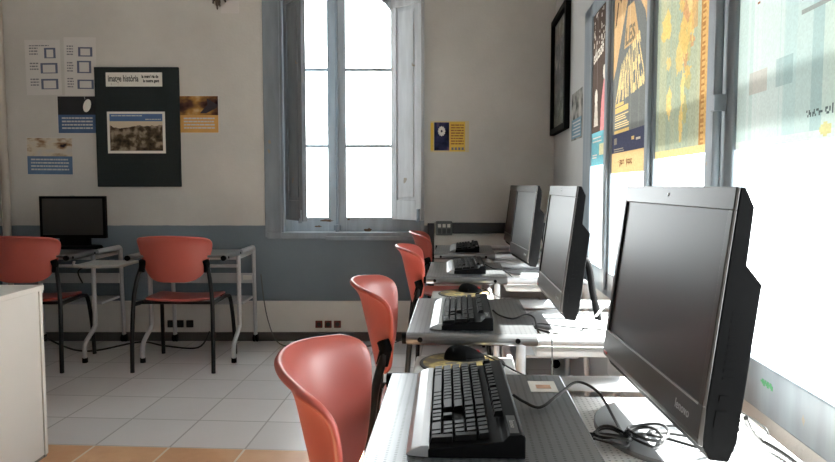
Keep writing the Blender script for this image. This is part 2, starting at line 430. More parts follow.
# balcony rail outside, throws the dark band over the posters
rl = thing('balcony_rail', 'dark metal rail running along outside the right hand windows', 'railing', (0, 0, 0), ROT_WALL)
MB().tube([(1.30, -2.2, 1.89), (1.30, 4.6, 1.89)], .042, 12).build('handrail', 'duct', rl, smooth=True)
for v in (-2.0, 4.5): MB().tube([(1.30, v, -.1), (1.30, v, 1.89)], .025, 10).build('post', 'duct', rl, smooth=True)

# ------------------------------------------------------------------ computer desk
def make_desk(name, label, group, sticker=False, mouse_shelf=True):
    r = thing(name, label, 'desk', group=group)
    hx = .305
    p = MB(); p.box(-hx + .017, .0, .686, hx - .017, .372, .70)
    # rolled long edges
    for sx in (-1, 1):
        pts = [(sx * (hx - .017) + .0175 * math.cos(k * PI / 8), .683 + .0175 * math.sin(k * PI / 8)) for k in range(16)]
        p.prism(pts, 0, .372, 'y')
    tray = p.build('keyboard_tray', 'tray', r, bevel=.002)
    for sx in (-1, 1):
        t = MB().tube([(sx * (hx - .017), .373, .683), (sx * (hx - .017), .70, .683)], .0165, 14, smooth=False)
        rail = t.build('side_rail', 'tube', r, smooth=True)
        for yy in (.04, .315): MB().cyl((sx * hx + (-.001 if sx > 0 else .001), yy, .683), .0075, sx * .004, 'x', 12).build('rail_bolt', 'black', rail)
        MB().cyl((sx * (hx - .017), -.012, .683), .016, .012, 'y', 16).build('rail_end_cap', 'black', rail, smooth=True)
        X = sx * (hx - .017)
        lg = MB().tube([(X, .325, .672), (X, .325, .45), (X, .325, .24), (X, .305, .19), (X, .20, .13), (X, .178, .09), (X, .178, .004)], .014, 12).build('front_leg', 'tube', r, smooth=True)
        MB().cyl((X, .178, 0), .017, .03, 'z', 14).build('foot_cap', 'black', lg, smooth=True)
        lr = MB().tube([(X, .70, .683), (X, .722, .675), (X, .728, .64), (X, .73, .4), (X, .742, .2), (X, .745, .05)], .014, 12).build('rear_leg', 'tube', r, smooth=True)
        cw = MB(); cw.cyl((X - .016, .745, .028), .027, .012, 'x', 18); cw.cyl((X + .005, .745, .028), .027, .012, 'x', 18); cw.cyl((X, .745, .03), .012, .04, 'z', 10)
        cw.build('caster', 'black', lr, smooth=True)
    s = MB(); s.box(-hx + .03, .368, .645, hx - .03, .722, .66); s.box(-hx + .03, .368, .632, hx - .03, .376, .66); s.box(-hx + .03, .368, .632, -hx + .04, .722, .66); s.box(hx - .04, .368, .632, hx - .03, .722, .66)
    s.build('monitor_shelf', 'shelf', r, bevel=.002)
    if mouse_shelf:
        s = MB(); s.box(hx + .002, .03, .62, hx + .29, .30, .637); s.build('mouse_shelf', 'mouse_shelf', r, bevel=.004)
        b = MB(); b.tube([(hx - .06, .17, .645), (hx - .04, .17, .612), (hx + .2, .17, .612)], .009, 8); b.build('shelf_bracket', 'tube', r, smooth=True)
    MB().box(-hx + .02, .695, .43, hx - .02, .707, .50).build('rear_panel', 'tube', r, bevel=.002)
    MB().box(-hx + .02, .43, .325, hx - .02, .70, .34).build('lower_shelf', 'tube', r, bevel=.002)
    MB().tube([(-hx + .02, .30, .60), (hx - .02, .30, .60)], .011, 10).build('crossbar', 'tube', r, smooth=True)
    return r
G = 'computer desks in the row under the right hand windows'
vf = [.873, 1.862, 3.033, 4.06]
desk0 = make_desk('computer_desk', 'nearest silver tube computer desk, its perforated tray carrying a white paper sticker', G)
desks = [desk0]
for lb in ('second silver computer desk from the camera in the window row', 'third silver computer desk from the camera in the window row', 'farthest silver computer desk of the window row, against the back wall'):
    d = copy_tree(desk0); d['label'] = lb; desks.append(d)
for d, v in zip(desks, vf): place(d, RW(-.147, v + .305), ROT_DESK)
# sticker on the nearest tray
st = MB(); st.box(-.243, .296, .70, -.167, .352, .7006)
st = st.build('paper_sticker', 'label_white', desk0); st['label'] = 'white paper sticker'
MB().box(-.215, .31, .7006, -.19, .34, .7009).build('sticker_print', plain('faded print', (196, 150, 120), .6, var=.2, scale=60), st)
dl = copy_tree(desk0)
for ch in list(dl.children):
    if ch.name.startswith('paper_sticker'):
        for g in list(ch.children): bpy.data.objects.remove(g)
        bpy.data.objects.remove(ch)
GL = 'computer desks along the back wall'
dl['label'] = 'silver tube computer desk at the far left holding the dark monitor'; dl['group'] = GL
place(dl, (-2.39, 3.98, 0))
dr = copy_tree(dl); dr['label'] = 'empty silver tube computer desk between the window and the dark monitor desk'; place(dr, (-1.448, 3.98, 0))
for ch in list(dr.children):
    if ch.name.startswith(('mouse_shelf', 'shelf_bracket')): bpy.data.objects.remove(ch)
stk = MB().box(.22, .688, .455, .28, .695, .485).build('paper_label', 'label_white', dr); stk['label'] = 'white paper label'

# ------------------------------------------------------------------ monitors
def screen_mat(): return M['screen']
def make_monitor(name, label, group, w=.53, h=.40, base_z=.06):
    r = thing(name, label, 'monitor', group=group)
    tilt = math.radians(-7.0)
    def tl(o): o.rotation_euler = (tilt, 0, 0); o.location = (0, 0, base_z); return o
    hw = w / 2
    prof = [(.004, .018), (0, .03), (0, h), (.008, h), (.024, h - .026), (.026, h - .11), (.052, h - .135), (.052, .03), (.044, 0), (.016, 0)]
    body = tl(MB().prism(prof, -hw, hw, 'x').build('housing', 'black', r, bevel=.002))
    vents = MB()
    for k in range(9): vents.box(hw - .0005, .016, .12 + k * .012, hw + .0006, .032, .126 + k * .012)
    vents.box(hw - .0005, .014, .05, hw + .0008, .03, .075); vents.box(hw - .0005, .016, .088, hw + .0008, .026, .098)
    vents.build('side_ports', 'black', body)
    f = MB(); bz = .016; top = .034; chin = .078
    f.box(-hw, -.006, h - top, hw, .0, h); f.box(-hw, -.006, chin, -hw + bz, 0, h - top); f.box(hw - bz, -.006, chin, hw, 0, h - top)
    f.prism([(-.006, chin), (.0, chin), (.004, .018), (-.003, .02), (-.006, .03)], -hw, hw, 'x')
    fr = tl(f.build('bezel', 'bezel', r, bevel=.0015))
    tl(MB().box(-hw + bz, -.0015, chin, hw - bz, 0, h - top).build('screen', 'screen', r))
    ln = MB(); ln.box(-hw + bz, -.0066, chin - .002, hw - bz, -.0055, chin + .001); ln.build('chin_line', 'logo', fr)
    text('logo', 'lenovo', .021, 'logo', fr, (hw - .098, -.0062, .046), (PI / 2, 0, 0))
    MB().box(-hw + .012, -.0072, .028, -hw + .035, -.005, .033).build('power_light', 'red_light', fr)
    MB().cyl((0, -.0058, h - .015), .003, -.0015, 'y', 12).build('webcam', 'logo', fr)
    # rear strut and base disc
    sh = MB(); sh.tube([(.0, .03, .16), (0, .085, .215), (0, .13, .20), (0, .15, .10), (0, .172, .004)], .0115, 12)
    sh.build('rear_strut', 'black', r, smooth=True)
    MB().disc((0, .045, 0), .17, .125, .008, bev=.02).build('base_plate', 'base', r, smooth=True)
    return r
GM = 'monitors on the desks under the right hand windows'
mon = make_monitor('computer_monitor', 'nearest large black monitor in the window row with a red power light', GM)
ml = [mon]
for lb in ('second black monitor from the camera in the window row', 'third monitor from the camera in the window row', 'dark monitor farthest in the window row, half hidden behind the third one'):
    m_ = copy_tree(mon); m_['label'] = lb; ml.append(m_)
for m_, (u, v, dz) in zip(ml, ((.340, 1.240, .045), (.303, 2.265, .012), (.316, 3.565, .09), (.33, 4.40, .05))):
    place(m_, RW(u, v, .660), ROT_DESK + dz)
# old dark monitor on the left desk
r = thing('computer_monitor', 'black switched off monitor on the far left desk below the green board', 'monitor', (-2.335, 4.52, .66))
bd = MB(); bd.box(-.222, 0, .10, .222, .03, .385); bd.prism([(.03, .13), (.03, .35), (.075, .31), (.075, .17)], -.13, .13, 'x'); bd.build('housing', 'black', r, bevel=.004)
bz = MB(); bz.box(-.222, -.006, .10, -.205, 0, .385); bz.box(.205, -.006, .10, .222, 0, .385); bz.box(-.205, -.006, .368, .205, 0, .385); bz.box(-.205, -.006, .10, .205, 0, .122)
bz.build('bezel', 'black', r, bevel=.002)
box('screen', 'screen', -.205, -.002, .122, .205, 0, .368, r)
MB().box(-.015, -.007, .383, .015, .0, .388).build('webcam', 'socket_grey', r)
nk = MB(); nk.box(-.10, .005, .02, .10, .05, .16); nk.build('neck', 'black', r, bevel=.006)
MB().disc((.03, -.0, 0), .17, .10, .05, bev=.08).build('base_plate', 'black', r, smooth=True)

# ------------------------------------------------------------------ keyboards, mice, pads
def make_keyboard(name, label, group):
    r = thing(name, label, 'keyboard', group=group)
    b = MB(); b.prism([(-.058, 0), (.092, 0), (.092, .034), (.087, .038), (.066, .036), (.058, .027), (-.058, .014)], -.224, .219, 'x')
    b.build('body', 'black', r, bevel=.002)
    pr = MB(); pr.prism([(-.092, .003), (-.056, .0), (-.056, .019), (-.068, .0185), (-.084, .012), (-.092, .006)], -.223, .218, 'x')
    pr.build('palm_rest', 'palm', r, bevel=.002)
    k = MB(); pt = .0187
    def key(x, y, w, d=1, lift=0):
        hw, hd = w * pt / 2 - .0007, d * pt / 2 - .0007
        z0 = .015 + (y + .058) * .115 + lift; z1 = z0 + .009
        cx, cy = x, y
        v = [k.bm.verts.new((cx + a * hw, cy + c * hd, z0)) for a, c in ((-1, -1), (1, -1), (1, 1), (-1, 1))]
        t = [k.bm.verts.new((cx + a * (hw - .0022), cy + c * (hd - .0018) + .001, z1 + c * .001)) for a, c in ((-1, -1), (1, -1), (1, 1), (-1, 1))]
        k.bm.faces.new(t)
        for i in range(4): k.bm.faces.new((v[i], v[(i + 1) % 4], t[(i + 1) % 4], t[i]))
    rows = [
        [1.25, 1.25, 1.25, 6.25, 1.25, 1.25, 1.25, 1.25],
        [2.25] + [1] * 10 + [2.75], [1.75] + [1] * 11 + [2.25], [1.5] + [1] * 12 + [1.5], [1] * 13 + [2]]
    x_l = -.2165
    for j, row in enumerate(rows):
        y = -.0465 + j * pt; x = x_l
        for w in row:
            key(x + w * pt / 2, y, w); x += w * pt
    nav = x_l + 15.25 * pt
    for j, ks in enumerate(((0, 1, 2), (1,), (), (0, 1, 2), (0, 1, 2))):
        for i in ks: key(nav + (i + .5) * pt, -.0465 + j * pt, 1)
    nump = x_l + 18.5 * pt
    for j in range(5):
        y = -.0465 + j * pt
        if j == 0: key(nump + pt, y, 2); key(nump + 2.5 * pt, y, 1)
        else:
            for i in range(3): key(nump + (i + .5) * pt, y, 1)
    key(nump + 3.5 * pt, -.0465 + .5 * pt, 1, 2); key(nump + 3.5 * pt, -.0465 + 2.5 * pt, 1, 2); key(nump + 3.5 * pt, -.0465 + 4 * pt, 1)
    yf = -.0465 + 5.55 * pt
    for x in [0.5] + [2.5 + i for i in range(4)] + [7 + i for i in range(4)] + [11.5 + i for i in range(4)] + [15.75 + i for i in range(3)]:
        key(x_l + x * pt, yf, 1, .9, .005)
    k.build('keys', 'key', r)
    st = MB(); st.box(.13, .069, .0368, .21, .083, .0378); st.build('indicator_strip', 'duct', r)
    text('logo', 'lenovo', .012, 'logo', r, (.155, .072, .0379), (0, 0, 0))
    return r
GK = 'keyboards in the window row'
kb = make_keyboard('computer_keyboard', 'nearest black keyboard with silver palm rest on the closest desk', GK)
kbs = [kb]
for lb in ('black keyboard on the tray of the second window desk', 'black keyboard with silver palm rest on the third window desk', 'black keyboard on the farthest window desk by the wall'):
    k_ = copy_tree(kb); k_['label'] = lb; kbs.append(k_)
for k_, (u, v, dz) in zip(kbs, ((.008, 1.222, .02), (.01, 2.128, .0), (.034, 3.36, .02), (.04, 4.38, .0))):
    place(k_, RW(u, v, .7005), ROT_DESK + dz)
# keyboard cables, each hangs off its own keyboard
def cable(name, pts, r, mat='cable_black', parent=None): return MB().tube(pts, r, 8).build(name, mat, parent, smooth=True)
def to_local(o, P):
    mw = Matrix.Translation(o.location) @ Matrix.Rotation(o.rotation_euler.z, 4, 'Z'); return mw.inverted() @ Vector(P)
cp = [RW(.105, 1.255, .722), RW(.125, 1.245, .712), RW(.155, 1.24, .704), RW(.20, 1.30, .712), RW(.245, 1.36, .718), RW(.285, 1.345, .70), RW(.30, 1.27, .672), RW(.30, 1.20, .668)]
cable('keyboard_cable', [to_local(kb, p) for p in cp], .0028, parent=kb)
cp = [RW(.11, 2.12, .722), RW(.13, 2.11, .708), RW(.17, 2.07, .705), RW(.215, 2.12, .708), RW(.24, 2.11, .70), RW(.245, 2.02, .672), RW(.27, 1.96, .665)]
cable('keyboard_cable', [to_local(kbs[1], p) for p in cp], .0028, parent=kbs[1])
cp = [RW(.135, 3.35, .722), RW(.17, 3.33, .706), RW(.22, 3.26, .705), RW(.26, 3.2, .68), RW(.30, 3.15, .665)]
cable('keyboard_cable', [to_local(kbs[2], p) for p in cp], .0028, parent=kbs[2])
# tied cable bundle under the nearest monitor
bm_ = MB(); c0 = RW(.30, 1.175, .672)
def loop(c, a, rx, ry, n=22, z=0, ph=0):
    pts = []
    for i in range(n + 1):
        t = 2 * PI * i / n + ph
        x, y = rx * math.cos(t), ry * math.sin(t)
        pts.append(Vector((c.x + x * math.cos(a) - y * math.sin(a), c.y + x * math.sin(a) + y * math.cos(a), c.z + z + .004 * math.sin(2 * t))))
    return pts
for dx, dy, a, rx, ry, z in ((-.030, .0, .25, .026, .040, .002), (-.026, -.004, .55, .022, .034, .010), (.032, .0, -.15, .028, .044, .004), (.038, .006, -.5, .034, .040, .012)):
    bm_.tube(loop(Vector((c0.x + dx, c0.y + dy, c0.z)), a, rx, ry, z=z), .0026, 7, smooth=False)
for k in range(3): bm_.tube([c0 + Vector((-.085, .03 - .016 * k, -.002)), c0 + Vector((-.04, .014 - .008 * k, .003)), c0 + Vector((0, 0, .004)), c0 + Vector((.03, .002 * k, .006)), c0 + Vector((.07, .05 - .03 * k, .003)), c0 + Vector((.12, .06 - .055 * k, .001)), c0 + Vector((.15, .04 - .03 * k, .001))], .0026, 7)
bm_.tube([c0 + Vector((-.006, .004, -.002)), c0 + Vector((.0, .0, .014)), c0 + Vector((.006, -.004, -.002))], .004, 7)
tag(bm_.build('cable_bundle', 'cable_black', smooth=True), 'tied figure of eight bundle of black cable under the nearest monitor', 'cable')
tag(cable('power_cable', [RW(.47, 1.10, .74), RW(.50, 1.14, .70), RW(.535, 1.18, .672), RW(.552, 1.12, .667), RW(.553, 1.0, .667), RW(.55, .9, .667)], .0042), 'thick black power cable trailing from behind the nearest monitor towards the sill', 'cable')
tag(cable('thin_cable', [RW(.552, 1.42, .665), RW(.56, 1.36, .668), RW(.566, 1.27, .672), RW(.572, 1.24, .66), RW(.58, 1.22, .58), RW(.585, 1.2, .4)], .0022), 'thin black wire lying beside the sill behind the nearest monitor', 'cable')

def make_mouse(name, label, group):
    r = thing(name, label, 'mouse', group=group)
    def f(a, b):
        t = a * 2 * PI; ph = b * PI / 2
        x = .031 * math.cos(t) * math.cos(ph); y = .057 * math.sin(t) * math.cos(ph)
        x *= 1 - .10 * math.cos(2 * PI * b) * 0; z = .004 + .036 * math.sin(ph) * (1 - .38 * (y / .057 + .25)) if True else 0
        return (x * (1 + .08 * (y < 0)), y, max(z, .002))
    b = MB().grid(f, 28, 10); bmesh.ops.remove_doubles(b.bm, verts=b.bm.verts, dist=.0003)
    b.build('shell', 'black', r, smooth=True)
    MB().disc((0, 0, .0), .032, .057, .006).build('sole', 'black_rim', r)
    MB().cyl((-.004, .036, .0165), .007, .008, 'x', 16).build('scroll_wheel', 'red_light', r, smooth=True)
    return r
GMo = 'mice in the window row'
def make_pad(name, label, group):
    r = thing(name, label, 'mouse pad', group=group)
    MB().disc((0, 0, 0), .116, .116, .0035, bev=.01).build('rim', 'pad_rim', r)
    pm = paper_mat('golden brown print', trans=0, setup=noise_col(16, [(.42, (112, 104, 92)), (.5, (150, 134, 98)), (.57, (190, 172, 112)), (.62, (112, 106, 98))]))
    MB().disc((0, 0, .0035), .106, .106, .0005).build('print', pm, r)
    return r
pad = make_pad('mouse_pad', 'round golden brown mouse pad on the shelf of the second window desk', 'round mouse pads')
mouse = make_mouse('computer_mouse', 'black mouse with red wheel in front of the second window keyboard', GMo)
place(pad, RW(.012, 1.785, .637), ROT_DESK); place(mouse, RW(.018, 1.822, .641), ROT_DESK + .12)
p2 = copy_tree(pad); p2['label'] = 'round golden brown mouse pad on the shelf of the third window desk'; place(p2, RW(.028, 2.955, .637), ROT_DESK)
m2 = copy_tree(mouse); m2['label'] = 'black mouse on the round pad of the third window desk'; place(m2, RW(.055, 2.985, .641), ROT_DESK - .35)
p3 = copy_tree(pad); p3['label'] = 'dark round mouse pad on the shelf of the farthest window desk'; place(p3, RW(.0, 3.93, .637), ROT_DESK)
m3 = copy_tree(mouse); m3['label'] = 'black mouse on the shelf of the farthest window desk'; place(m3, RW(-.01, 3.95, .641), ROT_DESK - .3)
for mo, pts in ((mouse, [RW(.072, 1.815, .655), RW(.10, 1.79, .648), RW(.15, 1.70, .642), RW(.19, 1.62, .642), RW(.215, 1.57, .63), RW(.22, 1.56, .5)]),
                (m2, [RW(.108, 3.005, .655), RW(.14, 2.95, .648), RW(.17, 2.86, .642), RW(.20, 2.78, .642), RW(.215, 2.74, .6), RW(.215, 2.73, .5)]),
                (m3, [RW(.045, 3.97, .655), RW(.08, 3.93, .648), RW(.12, 3.86, .642), RW(.16, 3.80, .642)])):
    cable('mouse_cable', [to_local(mo, p) for p in pts], .0022, parent=mo)
# loose cables on the desks
tag(cable('white_cable', [RW(.42, 2.05, .72), RW(.47, 2.10, .75), RW(.52, 2.16, .70), RW(.54, 2.2, .668), RW(.50, 2.28, .664), RW(.44, 2.22, .664), RW(.36, 2.0, .664), RW(.30, 1.93, .664)], .0032, 'cable_white'), 'white cable curling over the shelf behind the second window monitor', 'cable')
tag(cable('white_cable', [RW(.38, 2.02, .664), RW(.30, 1.98, .664), RW(.27, 1.93, .664), RW(.262, 1.89, .702), RW(.26, 1.855, .70), RW(.26, 1.838, .66), RW(.26, 1.838, .45)], .002, 'socket_grey'), 'thin grey cable draped over the front rail of the second window desk', 'cable')
tag(cable('black_cable', [RW(.50, 2.12, .666), RW(.42, 2.05, .668), RW(.33, 2.03, .666), RW(.27, 2.06, .668), RW(.24, 2.13, .668), RW(.27, 2.17, .668), RW(.36, 2.12, .668), RW(.45, 2.10, .668)], .003), 'black cable looped on the base of the second window monitor', 'cable')
tag(cable('grey_cable', [RW(.40, 3.2, .664), RW(.47, 3.16, .69), RW(.52, 3.2, .72), RW(.55, 3.3, .68), RW(.56, 3.4, .664), RW(.46, 3.3, .664)], .0035, 'cable_white'), 'pale cable loop behind the third window monitor', 'cable')

# ------------------------------------------------------------------ chairs
def make_chair(name, label, group):
    r = thing(name, label, 'chair', group=group)
    prof = [(0, .06), (.03, .115), (.09, .148), (.2, .172), (.4, .196), (.65, .217), (.85, .2275), (.93, .2265), (.97, .218), (1.0, .195)]
    def hw(t):
        for (t0, w0), (t1, w1) in zip(prof, prof[1:]):
            if t <= t1: return w0 + (w1 - w0) * (t - t0) / (t1 - t0)
        return prof[-1][1]
    Z0, Z1 = .54, .824
    ts = [0, .03, .07, .13, .2, .3, .4, .5, .6, .7, .8, .87, .92, .955, .98, 1.0]
    def f(a, b):
        s = a * 2 - 1; t = ts[round(b * 15)]
        x = s * hw(t); z = Z0 + (Z1 - Z0) * t - .018 * s * s * t
        y = -.188 - .062 * t + .115 * abs(x / .2275) ** 2.2 - .026 * max(0, (t - .8) / .2) ** 2 - .014 * max(0, (abs(s) - .86) / .14) ** 2 * t
        return (x, y, z)
    MB().grid(f, 22, 15).build('backrest', 'chair', r, smooth=True, solid=.014, subsurf=1)
    def g(a, b):
        s = a * 2 - 1; t = b * 2 - 1
        x, y = s * .215, t * .205
        k = 1 - .16 * abs(s) ** 4 * abs(t) ** 4 ; x *= k; y *= k
        x *= 1 - .06 * (t < 0) * t * t
        z = .432 - .014 * (1 - s * s) * (1 - .3 * t * t) - .035 * max(0, (t - .6) / .4) ** 2 + .012 * max(0, (-t - .7) / .3) ** 2
        return (x, y + .02, z)
    MB().grid(g, 16, 16).build('seat', 'chair', r, smooth=True, solid=.014, subsurf=1)
    for sx in (-1, 1):
        MB().tube([(sx * .243, -.225, .004), (sx * .242, -.218, .2), (sx * .236, -.20, .42), (sx * .222, -.185, .54), (sx * .200, -.160, .635)], .0125, 12).build('rear_leg', 'chair_leg', r, smooth=True)
        MB().tube([(sx * .240, .235, .004), (sx * .236, .222, .2), (sx * .226, .195, .375), (sx * .218, .155, .408), (sx * .216, .05, .409), (sx * .222, -.10, .409), (sx * .236, -.20, .409)], .0125, 12).build('front_leg', 'chair_leg', r, smooth=True)
        c = MB(); c.tube([(sx * .197, -.168, .60), (sx * .194, -.158, .645), (sx * .190, -.165, .672)], [.018, .020, .016], 12)
        c.build('back_mount', 'black', r, smooth=True)
    MB().tube([(-.225, -.12, .408), (.225, -.12, .408)], .010, 10).build('seat_bar', 'chair_leg', r, smooth=True)
    return r
GC = 'red plastic chairs pulled up to the window desks'
ch = make_chair('red_chair', 'nearest red plastic chair, cut off by the bottom of the view', GC)
chs = [ch]
for lb in ('second red plastic chair along the window desks, beside the second desk', 'third red plastic chair along the window desks, partly hidden by the second', 'farthest red plastic chair of the window row, below the back window'):
    c = copy_tree(ch); c['label'] = lb; chs.append(c)
for c, (x, y, d) in zip(chs, ((-.196, 1.18, 2), (-.160, 2.10, 0), (-.058, 3.31, 0), (-.002, 4.30, 0))):
    th = math.radians(-(90 + d)); fx, fy = -math.sin(th), math.cos(th)
    place(c, (x + .225 * fx, y + .225 * fy, 0), th)
for x, y, d, lb in ((-1.452, 4.135, -1, 'red plastic chair at the empty left desk, standing clear of the white desk'), (-2.37, 4.12, 3, 'red plastic chair in front of the dark monitor, half hidden by the white desk')):
    c = copy_tree(ch); c['label'] = lb; c['group'] = 'red plastic chairs at the back wall desks'; place(c, (x, y, 0), math.radians(d))

# ------------------------------------------------------------------ white desk in the left foreground
td = thing('white_desk', 'large white desk in the left foreground with a plain front panel', 'desk', (-1.536, 2.70, 0), 0)
box('desktop', 'desk_white', -.75, -1.5, .692, .012, .004, .714, td, bevel=.002)
box('front_panel', 'desk_white', -.022, -1.46, .012, .0, -.02, .692, td, bevel=.001)
box('side_panel', 'desk_white', -.70, -.02, .012, .006, .0, .692, td, bevel=.001)
box('side_panel', 'desk_white', -.70, -1.48, .012, .006, -1.46, .692, td, bevel=.001)
bs = MB(); bs.box(-.70, -.018, 0, .0, -.002, .012); bs.box(-.70, -1.478, 0, .0, -1.462, .012); bs.box(-.02, -1.46, 0, -.002, -.02, .012); bs.build('plinth', 'desk_edge', td)

# ------------------------------------------------------------------ things on the back wall
def sheet(name, label, cat, x0, z0, x1, z1, mat, group=None, y=None, tilt=0, t=.0015):
    """flat thing on the back wall; local x right, z up from its lower left corner"""
    y = W if y is None else y
    r = thing(name, label, cat, (x0, y, z0), 0, group); r.rotation_euler = (0, tilt, 0)
    box('paper', mat, 0, -t - .001, 0, x1 - x0, -.001, z1 - z0, r)
    return r
def fill(r, name, mat, x0, z0, x1, z1, d=.003, **kw): return box(name, mat, x0, -d, z0, x1, -.0022, z1, r, **kw)
paper_w = plain('white printer paper', (206, 202, 198), .7, var=.02)
def lines(r, x0, z0, x1, z1, n, mat, d=.0032, name='printed_text'):
    s = MB(); h = (z1 - z0) / n
    for i in range(n):
        x = x0
        zz = z1 - (i + .72) * h
        while x < x1 - .004:
            w = random.uniform(.010, .034) * min(1, (x1 - x0) / .12 + .3); e = min(x + w, x1)
            s.box(x, -d, zz, e, -.0024, zz + h * .46); x = e + .004
    return s.build(name, mat, r)
S1 = sheet('printed_sheet', 'white instruction sheet at the far left, with three small screenshots', 'paper', -2.755, 1.752, -2.508, 2.135, paper_w, tilt=-.01)
lines(S1, .03, .335, .17, .35, 1, 'ink_grey')
for k, (z, x0, x1) in enumerate(((.255, .135, .215), (.15, .105, .225), (.04, .105, .225))):
    s = MB(); h = .072
    for a, b, c, d in ((x0, z, x0 + .016, z + h), (x1 - .016, z, x1, z + h), (x0, z + h - .012, x1, z + h), (x0, z, x1, z + .006)): s.box(a, -.003, b, c, -.0022, d)
    s.build('screenshot', 'ink_blue', S1)
    lines(S1, .03, z + .02, .09, z + .08, 3, 'ink_grey')
S2 = sheet('printed_sheet', 'white instruction sheet tucked behind the green board corner', 'paper', -2.487, 1.752, -2.262, 2.155, paper_w, tilt=.01)
for k, (z, x0, x1) in enumerate(((.27, .10, .20), (.155, .09, .19), (.045, .09, .205))):
    s = MB(); h = .085 if k == 1 else .065
    for a, b, c, d in ((x0, z, x0 + .016, z + h), (x1 - .016, z, x1, z + h), (x0, z + h - .01, x1, z + h), (x0, z, x1, z + .008)): s.box(a, -.003, b, c, -.0022, d)
    s.build('screenshot', 'ink_blue', S2)
    lines(S2, .02, z + .005, .065, z + .08, 4, 'ink_grey')
# green display board
bdw, bdh = .592, .838
board = thing('display_board', 'dark green pinboard on the back wall carrying a title strip', 'board', (-2.27, W + .002, 1.107), 0)
box('panel', 'board', 0, -.022, 0, bdw, 0, bdh, board, bevel=.003)
ts = box('title_strip', 'label_white', .083, -.0245, .703, .478, -.022, .80, board)
text('title', 'imatge història', .062, 'ink', ts, (.098, -.0248, .738), (PI / 2, 0, 0), sx=.58, bold=.0012)
text('title', 'la memòria de', .028, 'ink', ts, (.335, -.0248, .763), (PI / 2, 0, 0), sx=.72, bold=.0012)
text('title', 'la nostra gent', .028, 'ink', ts, (.345, -.0248, .733), (PI / 2, 0, 0), sx=.72, bold=.0012)
text('title', 'i · · · ·', .024, 'socket_red', ts, (.12, -.0248, .712), (PI / 2, 0, 0))
# landscape print pinned on the board
ph = thing('landscape_print', 'landscape photograph print with blue header pinned on the green board', 'picture', (-2.186, W - .0285, 1.343), 0); ph.location.y = W - .0225
box('paper', 'label_white', 0, -.0015, 0, .408, 0, .292, ph)
hill = plain('x', (0, 0, 0)); bpy.data.materials.remove(hill)
def landscape(nt):
    co, s = obj_xyz(nt)
    nz = N(nt, 'ShaderNodeTexNoise', i_Scale=7.0, i_Detail=6.0); L(nt, co, nz.inputs['Vector'])
    n2 = N(nt, 'ShaderNodeTexNoise', i_Scale=18.0, i_Detail=6.0); L(nt, co, n2.inputs['Vector'])
    zz = math_(nt, 'ADD', s[2], math_(nt, 'MULTIPLY', math_(nt, 'SUBTRACT', nz.outputs[0], .5), .10))
    g = ramp(nt, n2.outputs[0], [(.35, srgb(44, 40, 34)), (.5, srgb(84, 72, 58)), (.62, srgb(150, 136, 118))])
    sky = ramp(nt, s[2], [(.0, srgb(206, 196, 176)), (.25, srgb(206, 192, 166))])
    return mixc(nt, math_(nt, 'GREATER_THAN', zz, .185), g, sky)
fill(ph, 'photo', paper_mat('landscape photo', trans=0, setup=landscape), .018, .018, .39, .225, d=.0028)
fill(ph, 'blue_header', plain('blue header', (74, 104, 150), .6, var=.05), .018, .225, .39, .276, d=.0028)
lines(ph, .03, .255, .25, .272, 1, 'ink_white', d=.0034); lines(ph, .27, .23, .38, .245, 1, 'ink_white', d=.0034)
# four flyers
def flyer(label, x0, z0, x1, z1, split, pic, band, txt, rows, tilt=0):
    r = sheet('flyer', label, 'flyer', x0, z0, x1, z1, paper_w, tilt=tilt); w, h = x1 - x0, z1 - z0
    fill(r, 'picture', pic, .004, h * split, w - .004, h - .004)
    b = fill(r, 'text_band', band, .004, .004, w - .004, h * split)
    lines(r, .03, h * .1, w - .03, h * split - .012, rows, txt, d=.0036)
    return r
f1 = flyer('flyer with a white computer mouse on black, beside the green board', -2.545, 1.483, -2.268, 1.748, .5,
           plain('black photo ground', (16, 17, 24), .5, var=.1), plain('slate blue band', (66, 92, 132), .6, var=.12, scale=12), 'ink_white', 4)
ms = MB(); ms.disc((0, 0, 0), .026, .046, .004, bev=.1); o = ms.build('mouse_picture', 'label_white', f1, smooth=True); o.rotation_euler = (PI / 2, .28, 0); o.location = (.212, -.0028, .196)
MB().tube([(.199, -.004, .24), (.194, -.004, .26)], .0012, 6).build('mouse_tail_picture', 'ink_white', f1)
flyer('flyer with a pale beach photograph, lowest on the left of the wall', -2.775, 1.193, -2.447, 1.457, .5,
      paper_mat('beach photo', trans=0, setup=noise_col(7, [(.36, (40, 38, 44)), (.42, (150, 120, 92)), (.52, (206, 196, 176)), (.66, (196, 192, 186))], (1, 1, 2.2))),
      plain('blue band', (84, 112, 146), .6, var=.15, scale=14), 'ink_white', 4, tilt=.008)
f3 = flyer('flyer with a sunset roof photograph above an orange band, right of the green board', -1.683, 1.486, -1.405, 1.75, .48,
      paper_mat('sunset photo', trans=0, setup=noise_col(5, [(.34, (40, 30, 36)), (.45, (92, 66, 54)), (.56, (176, 132, 74)), (.68, (230, 206, 160))], (1, 1, 1.6), 3.0)),
      plain('orange band', (206, 156, 84), .6, var=.08, scale=14), 'ink_white', 4)
MB().prism([(.195, .245), (.268, .20), (.262, .176), (.19, .14), (.145, .14), (.2, .2)], -.0034, -.0024, 'y').build('roof_shape', plain('dark roof print', (44, 36, 44), .6, var=.1), f3)
